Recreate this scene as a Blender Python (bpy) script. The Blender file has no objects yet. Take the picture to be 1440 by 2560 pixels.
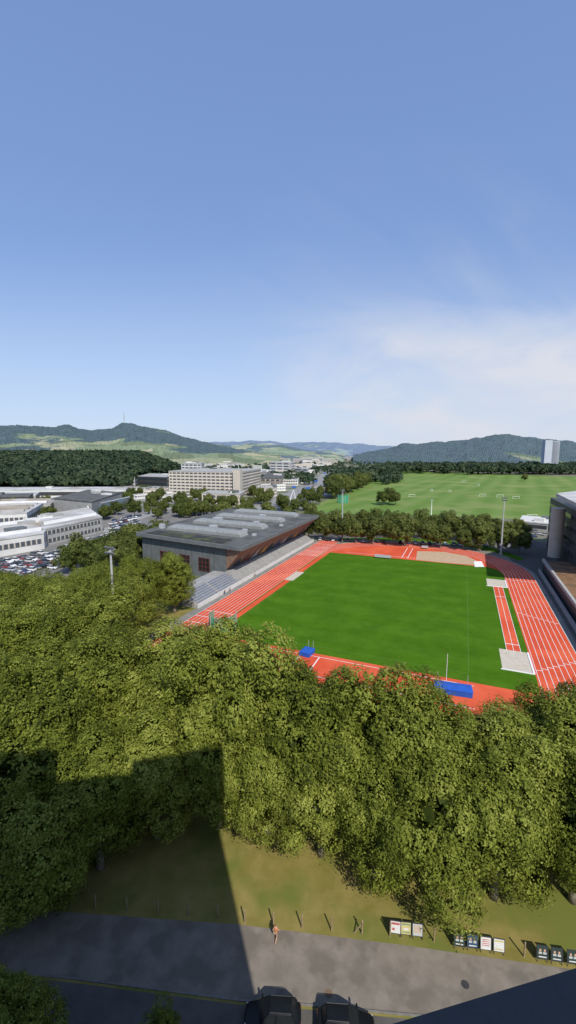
import bpy, math, random
import numpy as np
from mathutils import Vector, Matrix
from mathutils import noise as mn
random.seed(7)
R=random.random
def U(a,b): return a+(b-a)*random.random()
scene=bpy.context.scene
COL=scene.collection
# ---------------------------------------------------------------- camera model
H=46.0; F=1070.0; PITCH=math.atan(145/1070.0)
sp,cp=math.sin(PITCH),math.cos(PITCH)
def G(x,y,z=0.0):
    a=(x-720)/F; b=(y-1280)/F; k=(H-z)/(sp+b*cp)
    return (a*k,(cp-b*sp)*k,z)
def P(X,Y,Z=0):
    d=Y*cp+(H-Z)*sp
    return (720+F*X/d,1280+F*((H-Z)*cp-Y*sp)/d)
TH=math.radians(22.3); tn,tv=math.cos(TH),math.sin(TH)
def S(n,v,z=0.0): return (tn*n+tv*v,-tv*n+tn*v,z)
def inv(X,Y): return (tn*X-tv*Y,tv*X+tn*Y)
# ---------------------------------------------------------------- materials
def newmat(name):
    m=bpy.data.materials.new(name); m.use_nodes=True
    return m,m.node_tree,m.node_tree.nodes['Principled BSDF']
def M(name,c1,c2=None,scale=1.0,rough=.8,spec=.3,lo=.35,hi=.65,metal=0,bump=0,c3=None,scale3=.05,alpha=1,detail=6,bars=0):
    m,t,b=newmat(name); N=t.nodes; L=t.links
    b.inputs['Roughness'].default_value=rough; b.inputs['Metallic'].default_value=metal
    b.inputs['Specular IOR Level'].default_value=spec; b.inputs['Alpha'].default_value=alpha
    if c2 is None: c2=tuple(c*.8 for c in c1)
    g=N.new('ShaderNodeNewGeometry')
    nz=N.new('ShaderNodeTexNoise'); nz.inputs['Scale'].default_value=scale; nz.inputs['Detail'].default_value=detail
    nz.inputs['Roughness'].default_value=.6
    L.new(g.outputs['Position'],nz.inputs['Vector'])
    r=N.new('ShaderNodeValToRGB'); r.color_ramp.elements[0].position=lo; r.color_ramp.elements[1].position=hi
    r.color_ramp.elements[0].color=(*c1,1); r.color_ramp.elements[1].color=(*c2,1)
    L.new(nz.outputs[0],r.inputs[0]); out=r.outputs[0]
    if c3:
        n3=N.new('ShaderNodeTexNoise'); n3.inputs['Scale'].default_value=scale3; n3.inputs['Detail'].default_value=5
        L.new(g.outputs['Position'],n3.inputs['Vector'])
        r3=N.new('ShaderNodeValToRGB'); r3.color_ramp.elements[0].position=.48; r3.color_ramp.elements[1].position=.6
        r3.color_ramp.elements[0].color=(0,0,0,1); r3.color_ramp.elements[1].color=(1,1,1,1)
        L.new(n3.outputs[0],r3.inputs[0])
        mx=N.new('ShaderNodeMixRGB'); L.new(r3.outputs[0],mx.inputs[0]); L.new(out,mx.inputs[1]); mx.inputs[2].default_value=(*c3,1); out=mx.outputs[0]
    if bars:
        s=N.new('ShaderNodeSeparateXYZ'); L.new(g.outputs['Position'],s.inputs[0])
        ad=N.new('ShaderNodeMath'); L.new(s.outputs[0],ad.inputs[0]); L.new(s.outputs[1],ad.inputs[1])
        dv=N.new('ShaderNodeMath'); dv.operation='DIVIDE'; L.new(ad.outputs[0],dv.inputs[0]); dv.inputs[1].default_value=bars
        fr=N.new('ShaderNodeMath'); fr.operation='FRACT'; L.new(dv.outputs[0],fr.inputs[0])
        gt=N.new('ShaderNodeMath'); gt.operation='GREATER_THAN'; L.new(fr.outputs[0],gt.inputs[0]); gt.inputs[1].default_value=.72
        mx=N.new('ShaderNodeMixRGB'); L.new(gt.outputs[0],mx.inputs[0]); L.new(out,mx.inputs[1]); mx.inputs[2].default_value=(.45,.42,.37,1); out=mx.outputs[0]
    L.new(out,b.inputs['Base Color'])
    if bump:
        bp=N.new('ShaderNodeBump'); bp.inputs['Strength'].default_value=bump; bp.inputs['Distance'].default_value=.1
        L.new(nz.outputs[0],bp.inputs['Height']); L.new(bp.outputs[0],b.inputs['Normal'])
    return m
def leafmat(name,dark,mid,light,var=.35):
    m,t,b=newmat(name); N=t.nodes; L=t.links
    b.inputs['Roughness'].default_value=.65; b.inputs['Specular IOR Level'].default_value=.12
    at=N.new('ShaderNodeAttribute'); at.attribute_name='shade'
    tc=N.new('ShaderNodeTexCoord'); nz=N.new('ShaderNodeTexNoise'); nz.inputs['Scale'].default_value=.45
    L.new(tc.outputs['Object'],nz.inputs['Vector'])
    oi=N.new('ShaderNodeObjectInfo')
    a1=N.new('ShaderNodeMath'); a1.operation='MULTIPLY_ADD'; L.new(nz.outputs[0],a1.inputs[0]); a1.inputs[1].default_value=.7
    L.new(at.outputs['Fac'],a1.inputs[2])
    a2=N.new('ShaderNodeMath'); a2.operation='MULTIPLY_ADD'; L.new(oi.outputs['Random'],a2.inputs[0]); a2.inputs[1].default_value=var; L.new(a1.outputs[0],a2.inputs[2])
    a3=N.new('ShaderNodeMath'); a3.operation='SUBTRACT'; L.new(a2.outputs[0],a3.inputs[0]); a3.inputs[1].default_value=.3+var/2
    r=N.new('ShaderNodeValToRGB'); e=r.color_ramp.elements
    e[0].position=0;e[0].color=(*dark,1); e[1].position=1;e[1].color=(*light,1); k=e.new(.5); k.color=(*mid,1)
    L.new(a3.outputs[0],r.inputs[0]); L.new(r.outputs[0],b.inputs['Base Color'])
    tr=N.new('ShaderNodeBsdfTranslucent'); L.new(r.outputs[0],tr.inputs[0])
    ms=N.new('ShaderNodeMixShader'); ms.inputs[0].default_value=.38
    L.new(b.outputs[0],ms.inputs[1]); L.new(tr.outputs[0],ms.inputs[2])
    L.new(ms.outputs[0],N['Material Output'].inputs[0]); return m
def objcolmat(name,rough=.4,spec=.5,windows=False):
    m,t,b=newmat(name); N=t.nodes; L=t.links
    b.inputs['Roughness'].default_value=rough; b.inputs['Specular IOR Level'].default_value=spec
    oi=N.new('ShaderNodeObjectInfo'); out=oi.outputs['Color']
    if windows:
        g=N.new('ShaderNodeNewGeometry'); s=N.new('ShaderNodeSeparateXYZ'); L.new(g.outputs['Position'],s.inputs[0])
        def band(src,div,th):
            d=N.new('ShaderNodeMath'); d.operation='DIVIDE'; L.new(src,d.inputs[0]); d.inputs[1].default_value=div
            f=N.new('ShaderNodeMath'); f.operation='FRACT'; L.new(d.outputs[0],f.inputs[0])
            c=N.new('ShaderNodeMath'); c.operation='GREATER_THAN'; L.new(f.outputs[0],c.inputs[0]); c.inputs[1].default_value=th; return c.outputs[0]
        ad=N.new('ShaderNodeMath'); L.new(s.outputs[0],ad.inputs[0]); L.new(s.outputs[1],ad.inputs[1])
        mu=N.new('ShaderNodeMath'); mu.operation='MULTIPLY'; L.new(band(s.outputs[2],3.3,.55),mu.inputs[0]); L.new(band(ad.outputs[0],3.1,.3),mu.inputs[1])
        mx=N.new('ShaderNodeMixRGB'); L.new(mu.outputs[0],mx.inputs[0]); L.new(out,mx.inputs[1]); mx.inputs[2].default_value=(.12,.14,.18,1); out=mx.outputs[0]
    L.new(out,b.inputs['Base Color']); return m

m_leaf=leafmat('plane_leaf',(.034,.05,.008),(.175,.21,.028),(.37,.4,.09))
m_leaf2=leafmat('far_leaf',(.028,.046,.012),(.115,.145,.034),(.25,.27,.08))
m_forest=leafmat('forest_leaf',(.02,.042,.026),(.048,.08,.044),(.1,.13,.066),0)  # greens lifted towards blue: distance haze painted into the leaf colour
m_bark=M('bark',(.12,.1,.07),(.25,.22,.17),3)
m_ground=M('ground_mat',(.09,.11,.045),(.15,.15,.08),.03,c3=(.2,.19,.15),scale3=.012)
m_lawn=M('lawn_mat',(.16,.14,.03),(.24,.195,.06),.35,c3=(.125,.14,.025),scale3=.12,bump=.3,detail=12)
m_asph=M('asphalt',(.075,.07,.063),(.11,.104,.094),.5,rough=.9,detail=10)
m_lot=M('pale_asphalt',(.15,.15,.145),(.21,.2,.19),.1,rough=.9,detail=10)
m_path=M('path_asphalt',(.17,.148,.122),(.225,.198,.166),.6,rough=.95,spec=.1,c3=(.148,.13,.108),scale3=.35,detail=14)
m_kerb=M('kerb_stone',(.14,.13,.115),(.2,.19,.17),2)
m_apron=M('apron_mat',(.17,.165,.15),(.24,.23,.21),.3)
m_red=M('track_red',(.60,.088,.036),(.52,.074,.032),.25,rough=.8,spec=.15,c3=(.64,.115,.05),scale3=.06,detail=10)
m_white=M('white_paint',(.75,.75,.74),(.7,.7,.69),2)
m_tan=M('sand_tan',(.42,.29,.18),(.48,.35,.23),.6)
m_sand=M('sand_pale',(.45,.4,.32),(.53,.48,.4),.8,detail=12)
m_conc=M('concrete',(.3,.3,.29),(.38,.38,.36),.6)
m_concl=M('light_concrete',(.5,.5,.48),(.6,.6,.58),.6)
m_concd=M('grey_concrete',(.24,.24,.23),(.33,.33,.32),.6)
m_dk=M('dark_metal',(.035,.037,.04),(.05,.052,.056),2,rough=.5)
m_grey=M('grey_cladding',(.1,.112,.117),(.13,.143,.148),.4,rough=.55)
m_roofg=M('roof_gravel',(.085,.085,.082),(.125,.125,.12),.6,c3=(.07,.072,.065),scale3=.15)
m_sky=M('skylight_metal',(.2,.215,.215),(.26,.275,.275),.7,rough=.65,spec=.15)
m_wood=M('soffit_wood',(.2,.12,.08),(.26,.17,.115),.8)
m_glass=M('dark_glass',(.02,.028,.035),(.03,.04,.05),1,rough=.08,spec=.8)
m_cglass=M('car_glass',(.012,.014,.017),(.016,.018,.02),1,rough=.25,spec=.25)
m_glassb=M('barred_glass',(.06,.07,.085),(.1,.11,.12),1,rough=.3,bars=3.4)
m_glassg=M('green_glass',(.05,.075,.075),(.08,.11,.11),.4,rough=.15,spec=.6)
m_wroof=M('white_roof',(.38,.38,.37),(.52,.52,.51),.12,detail=12,c3=(.3,.29,.27),scale3=.035)
m_broof=M('brown_roof',(.2,.17,.14),(.28,.25,.21),.1,detail=10,c3=(.34,.34,.33),scale3=.03)
m_beige=M('beige_wall',(.52,.47,.39),(.58,.52,.44),.1)
m_wwall=M('white_wall',(.5,.5,.49),(.6,.6,.58),.1)
m_brown=M('rust_roof',(.16,.09,.045),(.24,.14,.075),.5,c3=(.12,.08,.05),scale3=.2)
m_steel=M('galvanised_steel',(.42,.44,.45),(.5,.52,.53),3,rough=.4,metal=.3)
m_blue=M('blue_tarp',(.015,.08,.38),(.02,.1,.46),.7,rough=.6,detail=10)
m_net=M('green_net',(.03,.33,.2),(.03,.28,.16),3,alpha=.7)
m_redf=M('red_frame',(.15,.04,.032),(.12,.036,.03),1)
m_seat=M('seat_blue_grey',(.14,.17,.22),(.2,.23,.29),1)
m_yel=M('mural_yellow',(.5,.3,.06),(.45,.25,.05),.5)
m_navy=M('mural_blue',(.03,.06,.2),(.05,.09,.25),.5)
m_fasc=M('dark_ledge',(.06,.062,.068),(.075,.077,.083),20,rough=.6)
m_postw=M('post_wood',(.2,.14,.08),(.32,.24,.15),6)
m_tyre=M('tyre',(.015,.015,.015),(.02,.02,.02),5)
m_black=M('black_paint',(.006,.007,.008),(.008,.009,.01),2,rough=.3,spec=.3)
m_skin=M('skin',(.5,.3,.2),(.45,.27,.18),8); m_hair=M('hair',(.03,.02,.012),(.05,.03,.02),30)
m_orange=M('orange_cloth',(.48,.2,.09),(.4,.16,.07),8); m_tanc=M('tan_cloth',(.36,.24,.15),(.3,.2,.13),8); m_whc=M('white_cloth',(.7,.7,.7),(.62,.62,.64),8)
m_car=objcolmat('car_paint',.25,.6)
m_town=objcolmat('town_wall',.8,.2,True)
# ---------------------------------------------------------------- mesh builder
class MB:
    def __init__(s): s.v=[];s.f=[];s.m=[]
    def add(s,vs,fs,mi=0):
        o=len(s.v); s.v+= [tuple(v) for v in vs]; s.f+=[tuple(i+o for i in f) for f in fs]; s.m+=[mi]*len(fs)
    def box(s,c,sz,rot=0,mi=0,tilt=None):
        x,y,z=[q/2 for q in sz]; mat=Matrix.Rotation(rot,3,'Z')
        if tilt: mat=mat@Matrix.Rotation(tilt,3,'X')
        vs=[mat@Vector((i*x,j*y,k*z))+Vector(c) for i in(-1,1) for j in(-1,1) for k in(-1,1)]
        s.add(vs,[(0,1,3,2),(4,6,7,5),(0,4,5,1),(2,3,7,6),(0,2,6,4),(1,5,7,3)],mi)
    def prism(s,poly,z0,z1,mi=0,cap=None):
        n=len(poly); vs=[(p[0],p[1],z0) for p in poly]+[(p[0],p[1],z1) for p in poly]
        s.add(vs,[(i,(i+1)%n,(i+1)%n+n,i+n) for i in range(n)],mi)
        s.add(vs,[tuple(range(n,2*n)),tuple(reversed(range(n)))],mi if cap is None else cap)
    def cyl(s,p0,p1,r0,r1,n=10,mi=0):
        p0=Vector(p0);p1=Vector(p1);d=(p1-p0).normalized(); a=d.orthogonal().normalized(); b=d.cross(a)
        vs=[]
        for p,r in((p0,r0),(p1,r1)):
            for i in range(n):
                t=2*math.pi*i/n; vs.append(p+a*(r*math.cos(t))+b*(r*math.sin(t)))
        s.add(vs,[(i,(i+1)%n,(i+1)%n+n,i+n) for i in range(n)]+[tuple(range(n,2*n)),tuple(reversed(range(n)))],mi)
    def poly(s,pts,mi=0): s.add(pts,[tuple(range(len(pts)))],mi)
    def strip(s,A,B,mi=0,closed=False):
        n=len(A); vs=list(A)+list(B); k=n if closed else n-1
        s.add(vs,[(i,(i+1)%n,(i+1)%n+n,i+n) for i in range(k)],mi)
    def obj(s,name,mats,parent=None,origin=None,smooth=False,**kw):
        o3=Vector(origin) if origin is not None else (Vector(parent.location) if parent else Vector((0,0,0)))
        me=bpy.data.meshes.new(name); me.from_pydata([tuple(Vector(v)-o3) for v in s.v],[],s.f)
        for mm in (mats if isinstance(mats,(list,tuple)) else [mats]): me.materials.append(mm)
        me.polygons.foreach_set('material_index',s.m)
        if smooth: me.polygons.foreach_set('use_smooth',[True]*len(s.f))
        me.update(); o=bpy.data.objects.new(name,me); COL.objects.link(o)
        if parent: o.parent=parent
        else: o.location=o3
        for k,v in kw.items(): o[k]=v
        return o
def empty(name,loc,label,cat,group=None,rot=0):
    e=bpy.data.objects.new(name,None); COL.objects.link(e); e.location=loc; e.rotation_euler=(0,0,rot); e.empty_display_size=.5
    e['label']=label; e['category']=cat
    if group: e['group']=group
    return e
def flat(name,pts,z,mat):
    b=MB(); b.poly([(p[0],p[1],z) for p in pts]); o=b.obj(name,mat); o['kind']='structure'; return o
# ---------------------------------------------------------------- ground
b=MB(); n=48; vs=[(0,0,0)]+[(14000*math.cos(i*2*math.pi/n),14000*math.sin(i*2*math.pi/n),0) for i in range(n)]
b.add(vs,[(0,1+i,1+(i+1)%n) for i in range(n)]); b.obj('ground',m_ground,kind='structure')
flat('lawn',[(-130,20),(90,20),(90,60),(60,80),(-60,140),(-130,140)],.01,m_lawn)
flat('path',[G(*p) for p in((-300,2240),(0,2268),(600,2312),(1000,2362),(1440,2425),(1900,2490),(1900,2620),(770,2512),(600,2500),(180,2445),(-300,2400))],.022,m_path)
flat('road',[G(*p) for p in((-300,2412),(180,2457),(600,2512),(770,2524),(1900,2632),(1900,3300),(-300,3300))],.02,m_asph)
b=MB()
kp=[G(*p) for p in((-300,2400),(180,2445),(600,2500),(770,2512),(1900,2620))]
for i in range(4):
    A=Vector(kp[i][:2]);B=Vector(kp[i+1][:2]); d=(B-A).normalized(); nn=Vector((-d.y,d.x))*.13
    b.prism([A-nn,B-nn,B,A],.0,.12)
b.obj('kerb',m_kerb,kind='structure')
def stripemat():
    m,t,bs=newmat('meadow_mat'); N=t.nodes; L=t.links; bs.inputs['Roughness'].default_value=.9; bs.inputs['Specular IOR Level'].default_value=.1
    g=N.new('ShaderNodeNewGeometry'); mp=N.new('ShaderNodeMapping'); mp.inputs['Rotation'].default_value=(0,0,.5); L.new(g.outputs['Position'],mp.inputs[0])
    w=N.new('ShaderNodeTexWave'); w.inputs['Scale'].default_value=.012; w.inputs['Distortion'].default_value=3; w.inputs['Detail'].default_value=2; w.inputs['Detail Scale'].default_value=.3
    L.new(mp.outputs[0],w.inputs[0])
    nz=N.new('ShaderNodeTexNoise'); nz.inputs['Scale'].default_value=.02; nz.inputs['Detail'].default_value=8; L.new(g.outputs['Position'],nz.inputs['Vector'])
    mx=N.new('ShaderNodeMixRGB'); mx.inputs[1].default_value=(.105,.185,.035,1); mx.inputs[2].default_value=(.14,.215,.052,1); L.new(w.outputs[0],mx.inputs[0])
    m2=N.new('ShaderNodeMixRGB'); r=N.new('ShaderNodeValToRGB'); r.color_ramp.elements[0].position=.5; r.color_ramp.elements[1].position=.7; L.new(nz.outputs[0],r.inputs[0])
    L.new(r.outputs[0],m2.inputs[0]); L.new(mx.outputs[0],m2.inputs[1]); m2.inputs[2].default_value=(.22,.25,.09,1)
    L.new(m2.outputs[0],bs.inputs['Base Color']); return m
flat('meadow',[G(*p) for p in((790,1262),(835,1243),(880,1222),(930,1195),(965,1180),(1010,1176),(1250,1186),(1500,1194),(1800,1200),(1800,1330),(1440,1302),(1300,1298),(1000,1290),(790,1282))],.03,stripemat())
flat('car_park',[G(*p) for p in((-300,1275),(345,1275),(520,1262),(560,1275),(380,1330),(300,1470),(-300,1620))],.03,m_lot)
flat('town_paving',[G(*p) for p in((-200,1212),(300,1205),(560,1185),(830,1165),(850,1180),(820,1235),(760,1275),(520,1274),(-200,1272))],.02,M('town_ground',(.2,.2,.18),(.28,.27,.25),.02,c3=(.09,.12,.045),scale3=.03))
def road(name,pts,w,z,mat):
    b=MB(); A=[];B=[]
    for i,p in enumerate(pts):
        q=Vector(pts[min(i+1,len(pts)-1)][:2])-Vector(pts[max(i-1,0)][:2]); q.normalize()
        A.append((p[0]-q.y*w/2,p[1]+q.x*w/2,z)); B.append((p[0]+q.y*w/2,p[1]-q.x*w/2,z))
    b.strip(A,B); return b.obj(name,mat,kind='structure')
hw=[G(*p) for p in((610,1310),(690,1262),(745,1232),(790,1208),(815,1190),(825,1172),(850,1160))]
road('highway',hw,26,.04,M('hw',(.2,.2,.2),(.27,.27,.26),.05))
road('street',[G(*p) for p in((770,1338),(1000,1342),(1300,1362),(1440,1370),(1700,1385))],9,.045,m_asph)
road('street',[G(*p) for p in((250,1330),(400,1275),(520,1255),(660,1245))],9,.05,M('st2',(.25,.25,.24),(.3,.3,.29),.05))
flat('service_yard',[S(27,60),S(27,150),S(20,215),S(15,262),S(60,250),S(75,60)],.035,m_asph)
# ---------------------------------------------------------------- stadium ground
CN=-21.6; V1,V2=94.6,179.0
def oval(r,z):
    pts=[]
    for i in range(49):
        t=math.pi*i/48; pts.append(S(CN+r*math.cos(t),V2+r*math.sin(t),z))
    for i in range(49):
        t=math.pi+math.pi*i/48; pts.append(S(CN+r*math.cos(t),V1+r*math.sin(t),z))
    return pts
b=MB(); b.poly(oval(49.3,.05)); b.obj('apron',m_apron,kind='structure')
b=MB(); b.poly([S(-72.5,72,.052),S(-59,72,.052),S(-59,218,.052),S(-72.5,218,.052)]); b.obj('apron',m_apron,kind='structure')
b=MB(); b.poly(oval(37.6,.07)); b.strip(oval(37.6,.07),oval(47.8,.07),closed=True)
b.obj('running_track',m_red,kind='structure')
b=MB(); b.poly([S(-69.4,73,.085),S(-59.6,73,.085),S(-59.6,216,.085),S(-69.4,216,.085)]); b.obj('running_track',m_red,kind='structure')
b=MB(); w=.055
for k in range(9):
    r=38+k*1.22; b.strip(oval(r-w,.1),oval(r+w,.1),closed=True)
    nn=-59.6-k*1.22
    b.poly([S(nn-w,73,.102),S(nn+w,73,.102),S(nn+w,V1,.102),S(nn-w,V1,.102)])
    b.poly([S(nn-w,V2,.102),S(nn+w,V2,.102),S(nn+w,216,.102),S(nn-w,216,.102)])
for v in (90,94.6,99,103.5,181,189,198,206):
    b.poly([S(-69.4,v,.104),S(-59.6,v,.104),S(-59.6,v+.2,.104),S(-69.4,v+.2,.104)])
for k in range(8):
    n0=16.4+k*1.22
    for v in (100+k*1.1,136-k*.7,172): b.poly([S(n0,v,.104),S(n0+1.22,v,.104),S(n0+1.22,v+.2,.104),S(n0,v+.2,.104)])
for v in (88,79.6,71.2): b.poly([S(-46,v,.104),S(4,v,.104),S(4,v+.15,.104),S(-46,v+.15,.104)])
for nn in (-33,-28.5): b.poly([S(nn,62,.106),S(nn+.25,62,.106),S(nn+.25,88,.106),S(nn,88,.106)])
b.poly([S(-50,193,.104),S(-6,193,.104),S(-6,193.2,.104),S(-50,193.2,.104)])
for nn in (-24,-21.5): b.poly([S(nn,192,.106),S(nn+.25,192,.106),S(nn+.25,214,.106),S(nn,214,.106)])
b.obj('lane_marking',m_white,kind='structure')
def turf():
    m,t,bs=newmat('turf'); N=t.nodes; L=t.links; bs.inputs['Roughness'].default_value=.95; bs.inputs['Specular IOR Level'].default_value=.05
    g=N.new('ShaderNodeNewGeometry'); mp=N.new('ShaderNodeMapping'); mp.inputs['Rotation'].default_value=(0,0,TH); L.new(g.outputs['Position'],mp.inputs[0])
    w=N.new('ShaderNodeTexWave'); w.bands_direction='Y'; w.inputs['Scale'].default_value=.03; w.inputs['Distortion'].default_value=.3; L.new(mp.outputs[0],w.inputs[0])
    r=N.new('ShaderNodeValToRGB'); r.color_ramp.elements[0].position=.4; r.color_ramp.elements[1].position=.6
    r.color_ramp.elements[0].color=(.055,.138,.006,1); r.color_ramp.elements[1].color=(.06,.146,.008,1); L.new(w.outputs[0],r.inputs[0])
    nz=N.new('ShaderNodeTexNoise'); nz.inputs['Scale'].default_value=.12; nz.inputs['Detail'].default_value=12; nz.inputs['Roughness'].default_value=.75; L.new(g.outputs['Position'],nz.inputs['Vector'])
    r2=N.new('ShaderNodeValToRGB'); r2.color_ramp.elements[0].position=.35; r2.color_ramp.elements[1].position=.7
    r2.color_ramp.elements[0].color=(.72,.75,.75,1); r2.color_ramp.elements[1].color=(1.22,1.15,1.2,1); L.new(nz.outputs[0],r2.inputs[0])
    mx=N.new('ShaderNodeMixRGB'); mx.blend_type='MULTIPLY'; mx.inputs[0].default_value=1; L.new(r.outputs[0],mx.inputs[1]); L.new(r2.outputs[0],mx.inputs[2])
    L.new(mx.outputs[0],bs.inputs['Base Color']); return m
m_turf=turf()
b=MB(); b.poly([S(-57.1,89.5,.09),S(15.6,89.5,.09),S(16,95,.09),S(16,180,.09),S(14.4,186,.09),S(11,189,.09),S(-56.5,190,.09)]); b.obj('grass_pitch',m_turf,kind='structure')
b=MB(); b.poly([S(-59.3,97,.095),S(-58.9,97,.095),S(-58.9,190,.095),S(-59.3,190,.095)]); b.obj('grass_strip',m_turf,kind='structure')
b=MB()
for q in ((-56.3,-56.2,89.6,189),(3,3.08,93,186)): b.poly([S(q[0],q[2],.1),S(q[1],q[2],.1),S(q[1],q[3],.1),S(q[0],q[3],.1)])
b.poly([S(-52,93,.1),S(3,93,.1),S(3,93.1,.1),S(-52,93.1,.1)])
b.poly([S(-52,186,.1),S(3,186,.1),S(3,186.15,.1),S(-52,186.15,.1)])
b.obj('pitch_marking',M('faint_white',(.11,.2,.05),(.075,.165,.02),1),kind='structure')
def rect(name,n0,n1,v0,v1,z,mat):
    b=MB(); b.poly([S(n0,v0,z),S(n1,v0,z),S(n1,v1,z),S(n0,v1,z)]); return b.obj(name,mat,kind='structure')
rect('jump_runway',11.4,14.5,108,162,.1,m_red)
b=MB()
for nn in(11.4,12.9,14.38): b.poly([S(nn,108,.115),S(nn+.11,108,.115),S(nn+.11,162,.115),S(nn,162,.115)])
for v in (112,150): b.poly([S(11.4,v,.116),S(14.5,v,.116),S(14.5,v+.3,.116),S(11.4,v+.3,.116)])
b.obj('lane_marking',m_white,kind='structure')
rect('sand_pit',9.8,15.6,98,108.5,.11,m_sand); rect('sand_pit',9.6,15.6,161.5,171,.11,m_sand)
rect('sand_pit',-59.2,-55.9,141,153,.12,m_sand)
b=MB()
for (n0,n1,v0,v1) in ((9.8,15.6,98,108.5),(9.6,15.6,161.5,171)):
    b.box(S((n0+n1)/2,v0-.15,.15),(n1-n0+.6,.3,.14),-TH); b.box(S(n1+.25,(v0+v1)/2,.15),(.4,v1-v0,.14),-TH)
b.obj('kerb',m_white,kind='structure')
tp=[G(*p) for p in((1043,1378),(1110,1380),(1165,1390),(1203,1408),(1185,1413),(1120,1408),(1040,1400))]
flat('throwing_sector',tp,.11,m_tan)
flat('throwing_pad',[G(*p) for p in((1185,1404),(1204,1404),(1211,1418),(1187,1418))],.13,m_white)
flat('verge',[G(*p) for p in((850,1349),(1010,1350),(1120,1358),(1235,1380),(1300,1402),(1310,1396),(1240,1372),(1120,1350),(1000,1345),(850,1345))],.06,m_turf)
# ---------------------------------------------------------------- ridges
def interp(pts,x): return float(np.interp(x,[p[0] for p in pts],[p[1] for p in pts]))
def ridge(name,prof,D0,D1,nx,ny,mat,jit,back=1.3,z0=-5):
    x0,x1=prof[0][0],prof[-1][0]; b=MB(); rows=[]
    for j in range(ny+2):
        t=min(j/ny,1); D=D0+(D1-D0)*t
        if j==ny+1: D=D1*back
        row=[]
        for i in range(nx+1):
            x=x0+(x1-x0)*i/nx; y=interp(prof,x); a=(x-720)/F; bb=(y-1280)/F
            zt=max(H-D1*(sp+bb*cp)/(cp-bb*sp),0); px=a*D/cp
            nz=mn.fractal(Vector((px/D1*9,D/D1*5,3.1)),1,2,5)
            s=t*(1+ .45*nz*(1-t)) if j<=ny else 0
            z=z0+(zt-z0)*s + (jit*D1*.0012*(mn.noise(Vector((i*.9,j*.8,0)))+.4) if 0<j<=ny else 0)
            if 0<j<=ny: z+=D1*.0035*mn.fractal(Vector((i*.06,j*.15,7)),1,2,4)*t
            row.append((px,D,z))
        rows.append(row)
    vs=[v for r in rows for v in r]; w=nx+1
    b.add(vs,[(j*w+i,j*w+i+1,(j+1)*w+i+1,(j+1)*w+i) for j in range(ny+1) for i in range(nx)])
    return b.obj(name,mat,kind='structure')
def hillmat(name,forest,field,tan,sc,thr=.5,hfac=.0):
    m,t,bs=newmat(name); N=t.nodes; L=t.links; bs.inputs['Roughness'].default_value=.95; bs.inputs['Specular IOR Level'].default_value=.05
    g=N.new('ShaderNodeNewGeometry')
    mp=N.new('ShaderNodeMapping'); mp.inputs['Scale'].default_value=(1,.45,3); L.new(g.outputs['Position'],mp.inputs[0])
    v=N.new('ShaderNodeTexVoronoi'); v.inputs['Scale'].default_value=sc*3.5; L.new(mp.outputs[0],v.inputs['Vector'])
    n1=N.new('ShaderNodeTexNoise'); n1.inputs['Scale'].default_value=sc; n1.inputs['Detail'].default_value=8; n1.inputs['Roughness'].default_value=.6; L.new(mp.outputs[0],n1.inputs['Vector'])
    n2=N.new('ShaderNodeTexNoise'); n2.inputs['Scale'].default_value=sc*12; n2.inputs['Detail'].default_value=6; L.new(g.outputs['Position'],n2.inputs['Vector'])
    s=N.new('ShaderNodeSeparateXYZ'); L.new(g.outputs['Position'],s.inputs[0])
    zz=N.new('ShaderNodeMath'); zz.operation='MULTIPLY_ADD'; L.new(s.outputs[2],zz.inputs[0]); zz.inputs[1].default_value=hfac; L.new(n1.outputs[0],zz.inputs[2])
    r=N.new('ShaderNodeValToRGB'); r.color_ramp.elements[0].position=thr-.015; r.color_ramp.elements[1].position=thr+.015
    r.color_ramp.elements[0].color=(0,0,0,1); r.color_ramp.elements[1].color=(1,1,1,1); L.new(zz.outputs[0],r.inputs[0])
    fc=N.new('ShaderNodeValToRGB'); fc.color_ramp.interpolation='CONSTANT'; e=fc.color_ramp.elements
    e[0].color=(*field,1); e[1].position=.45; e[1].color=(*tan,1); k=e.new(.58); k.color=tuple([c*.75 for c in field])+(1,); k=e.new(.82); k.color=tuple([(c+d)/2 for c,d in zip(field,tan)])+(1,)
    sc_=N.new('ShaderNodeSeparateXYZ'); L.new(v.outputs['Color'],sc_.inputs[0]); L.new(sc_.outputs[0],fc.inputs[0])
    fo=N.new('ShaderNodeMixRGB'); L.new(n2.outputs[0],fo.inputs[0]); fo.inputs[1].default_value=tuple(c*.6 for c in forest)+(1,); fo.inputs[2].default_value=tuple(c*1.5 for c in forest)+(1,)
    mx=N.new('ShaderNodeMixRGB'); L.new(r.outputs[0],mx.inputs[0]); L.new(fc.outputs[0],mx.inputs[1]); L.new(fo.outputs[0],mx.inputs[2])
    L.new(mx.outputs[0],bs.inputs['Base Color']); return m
hA=hillmat('hill_near',(.07,.105,.115),(.19,.24,.15),(.34,.33,.22),.0022,.59,.0011)  # hill colours have aerial haze painted in: paler and bluer, no haze volume
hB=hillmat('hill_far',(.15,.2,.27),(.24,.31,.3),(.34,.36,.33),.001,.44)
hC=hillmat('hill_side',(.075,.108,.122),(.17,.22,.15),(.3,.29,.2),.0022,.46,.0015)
ridge('hill',[(-400,1068),(0,1063),(30,1065),(60,1063),(120,1068),(180,1064),(210,1070),(240,1077),(290,1071),(318,1058),(340,1059),(380,1069),(420,1076),(450,1087),(480,1096),(520,1106),(560,1115),(600,1124),(650,1133),(700,1138)],1300,3400,520,40,hA,1.3)
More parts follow.
